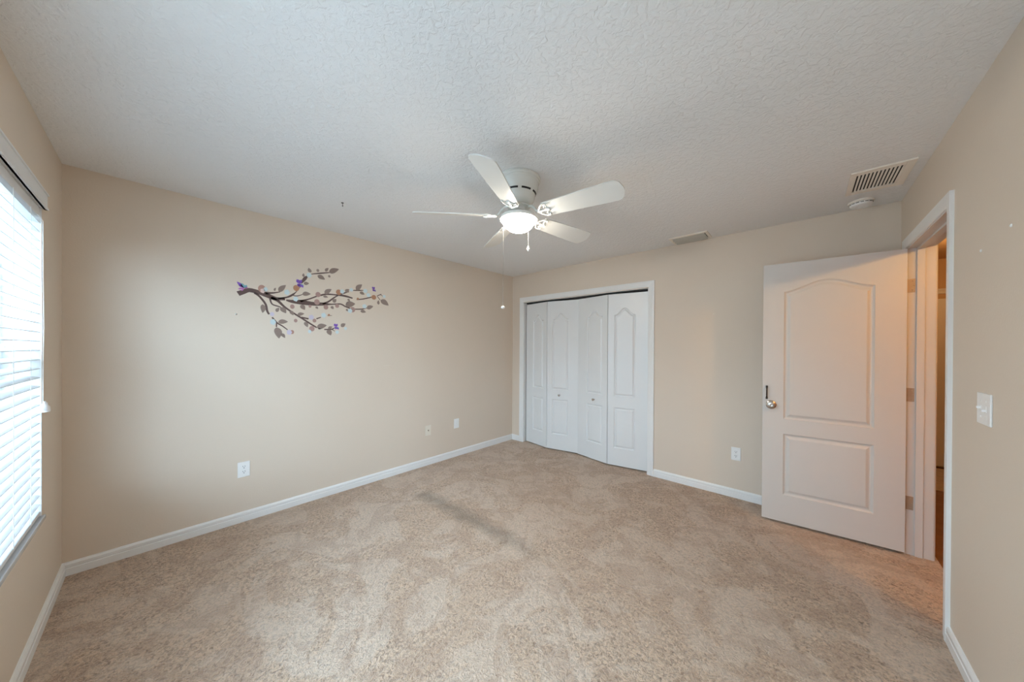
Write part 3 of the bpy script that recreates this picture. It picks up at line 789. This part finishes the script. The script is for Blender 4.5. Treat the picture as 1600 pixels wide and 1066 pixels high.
for y, z, ry, rz, k in DOTS: decal('berry', [disc(y, z, ry, rz)], M_dots[k], 2)
for y, z, ry, rz, k in FLOWERS:
    pts = []
    for i in range(40):
        a = 2*pi*i/40; q = .80+.2*abs(cos(2.5*a)); pts.append((y+ry*q*cos(a), z+rz*q*sin(a)))
    decal('blossom', [pts], M_fls[k], 3)
# small bird and butterfly stickers
def sticker(name, label, cat, y, z, parts):
    t = thing(name, label, cat, (0, y, z))
    for nm, m, polys in parts:
        bm = bmesh.new()
        for p in polys: prism(bm, p, lambda u, v, tt: (tt, u, v), .0003, .0026)
        link(nm, bm, m, t)
def petal(a, r, w, n=8):
    a = radians(a); e = Vector((cos(a), sin(a))); nn = Vector((-e.y, e.x)); L = []; R_ = []
    for i in range(1, n):
        t = i/n; s = w/2*sin(pi*t**1.3); L.append(tuple(e*r*t+nn*s)); R_.append(tuple(e*r*t-nn*s))
    return [(0, 0)]+L+[tuple(e*r)]+R_[::-1]
sticker('bird_decal', 'purple and teal hummingbird sticker above the cut end of the branch', 'wall decal', .818, 1.826,
        [('wing', M_pur, [petal(135, .062, .018), petal(150, .040, .012)]), ('wing', M_teal, [petal(115, .040, .020), petal(60, .030, .018)]), ('body', M_mag, [petal(200, .040, .014), petal(20, .022, .014), petal(235, .030, .010)])])
def bfly(y, z, s, lab):
    sticker('butterfly_decal', lab, 'wall decal', y, z, [('wing', M_pur, [petal(125, .045*s, .030*s), petal(215, .028*s, .022*s), petal(80, .040*s, .018*s), petal(-50, .036*s, .020*s), petal(250, .030*s, .016*s)]),
            ('body', M_teal, [petal(-20, .028*s, .010*s)])])
bfly(1.188, 1.915, 1.0, 'purple butterfly sticker on the upper twig of the branch')
bfly(1.477, 1.557, .8, 'purple butterfly sticker at the tip of the lower twig')
bfly(1.824, 1.957, .7, 'small purple butterfly sticker above the right tip of the branch')

# ---------------- hallway beyond the doorway
HX0, HX1, HY0, HY1 = W+T, 5.00, 1.2, 6.42
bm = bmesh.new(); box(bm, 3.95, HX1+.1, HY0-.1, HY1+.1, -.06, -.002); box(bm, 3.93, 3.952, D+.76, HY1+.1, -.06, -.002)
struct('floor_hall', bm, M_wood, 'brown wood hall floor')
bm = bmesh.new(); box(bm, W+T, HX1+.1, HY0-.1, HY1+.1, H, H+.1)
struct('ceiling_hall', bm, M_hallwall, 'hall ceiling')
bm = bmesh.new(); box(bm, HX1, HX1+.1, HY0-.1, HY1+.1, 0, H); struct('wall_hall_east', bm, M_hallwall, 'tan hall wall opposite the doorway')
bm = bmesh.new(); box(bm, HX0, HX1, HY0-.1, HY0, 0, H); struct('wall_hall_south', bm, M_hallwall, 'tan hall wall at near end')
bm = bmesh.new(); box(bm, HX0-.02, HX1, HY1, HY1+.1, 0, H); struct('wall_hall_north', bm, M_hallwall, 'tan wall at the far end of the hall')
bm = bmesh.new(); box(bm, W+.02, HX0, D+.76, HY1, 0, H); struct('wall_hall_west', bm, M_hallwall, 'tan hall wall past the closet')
bm = bmesh.new(); casing(bm, 4.43, 4.96, 2.03, .06, lambda u, v, t: (u, HY1-t, v)); struct('trim_8', bm, M_door, 'casing of the far hall door')
d4 = thing('door_4', 'cream door at the far end of the hall', None, (4.43, HY1, 0), 0, None, 'structure')
bm = bmesh.new(); panel_door(bm, .52, 1.95, .03, [arch(.10, .42, .80, 1.74, .06), [(.10, .2), (.42, .2), (.42, .67), (.10, .67)]], PF)
for v in bm.verts: v.co += Vector((.015, -.034, .02))
link('door_leaf', bm, M_door, d4)
for zc in (1.75, 1.05, .35):
    bm = bmesh.new(); tube(bm, [(.008, -.040, zc-.045), (.008, -.040, zc+.045)], .008, 10); link('hinge', bm, M_hinge, d4)
bm = bmesh.new(); box(bm, 4.15, 4.80, 5.40, 6.30, -.002, .012, .004)
tag(link('hall_rug', bm, M_rug), 'grey mottled rug on the wood hall floor', 'rug')
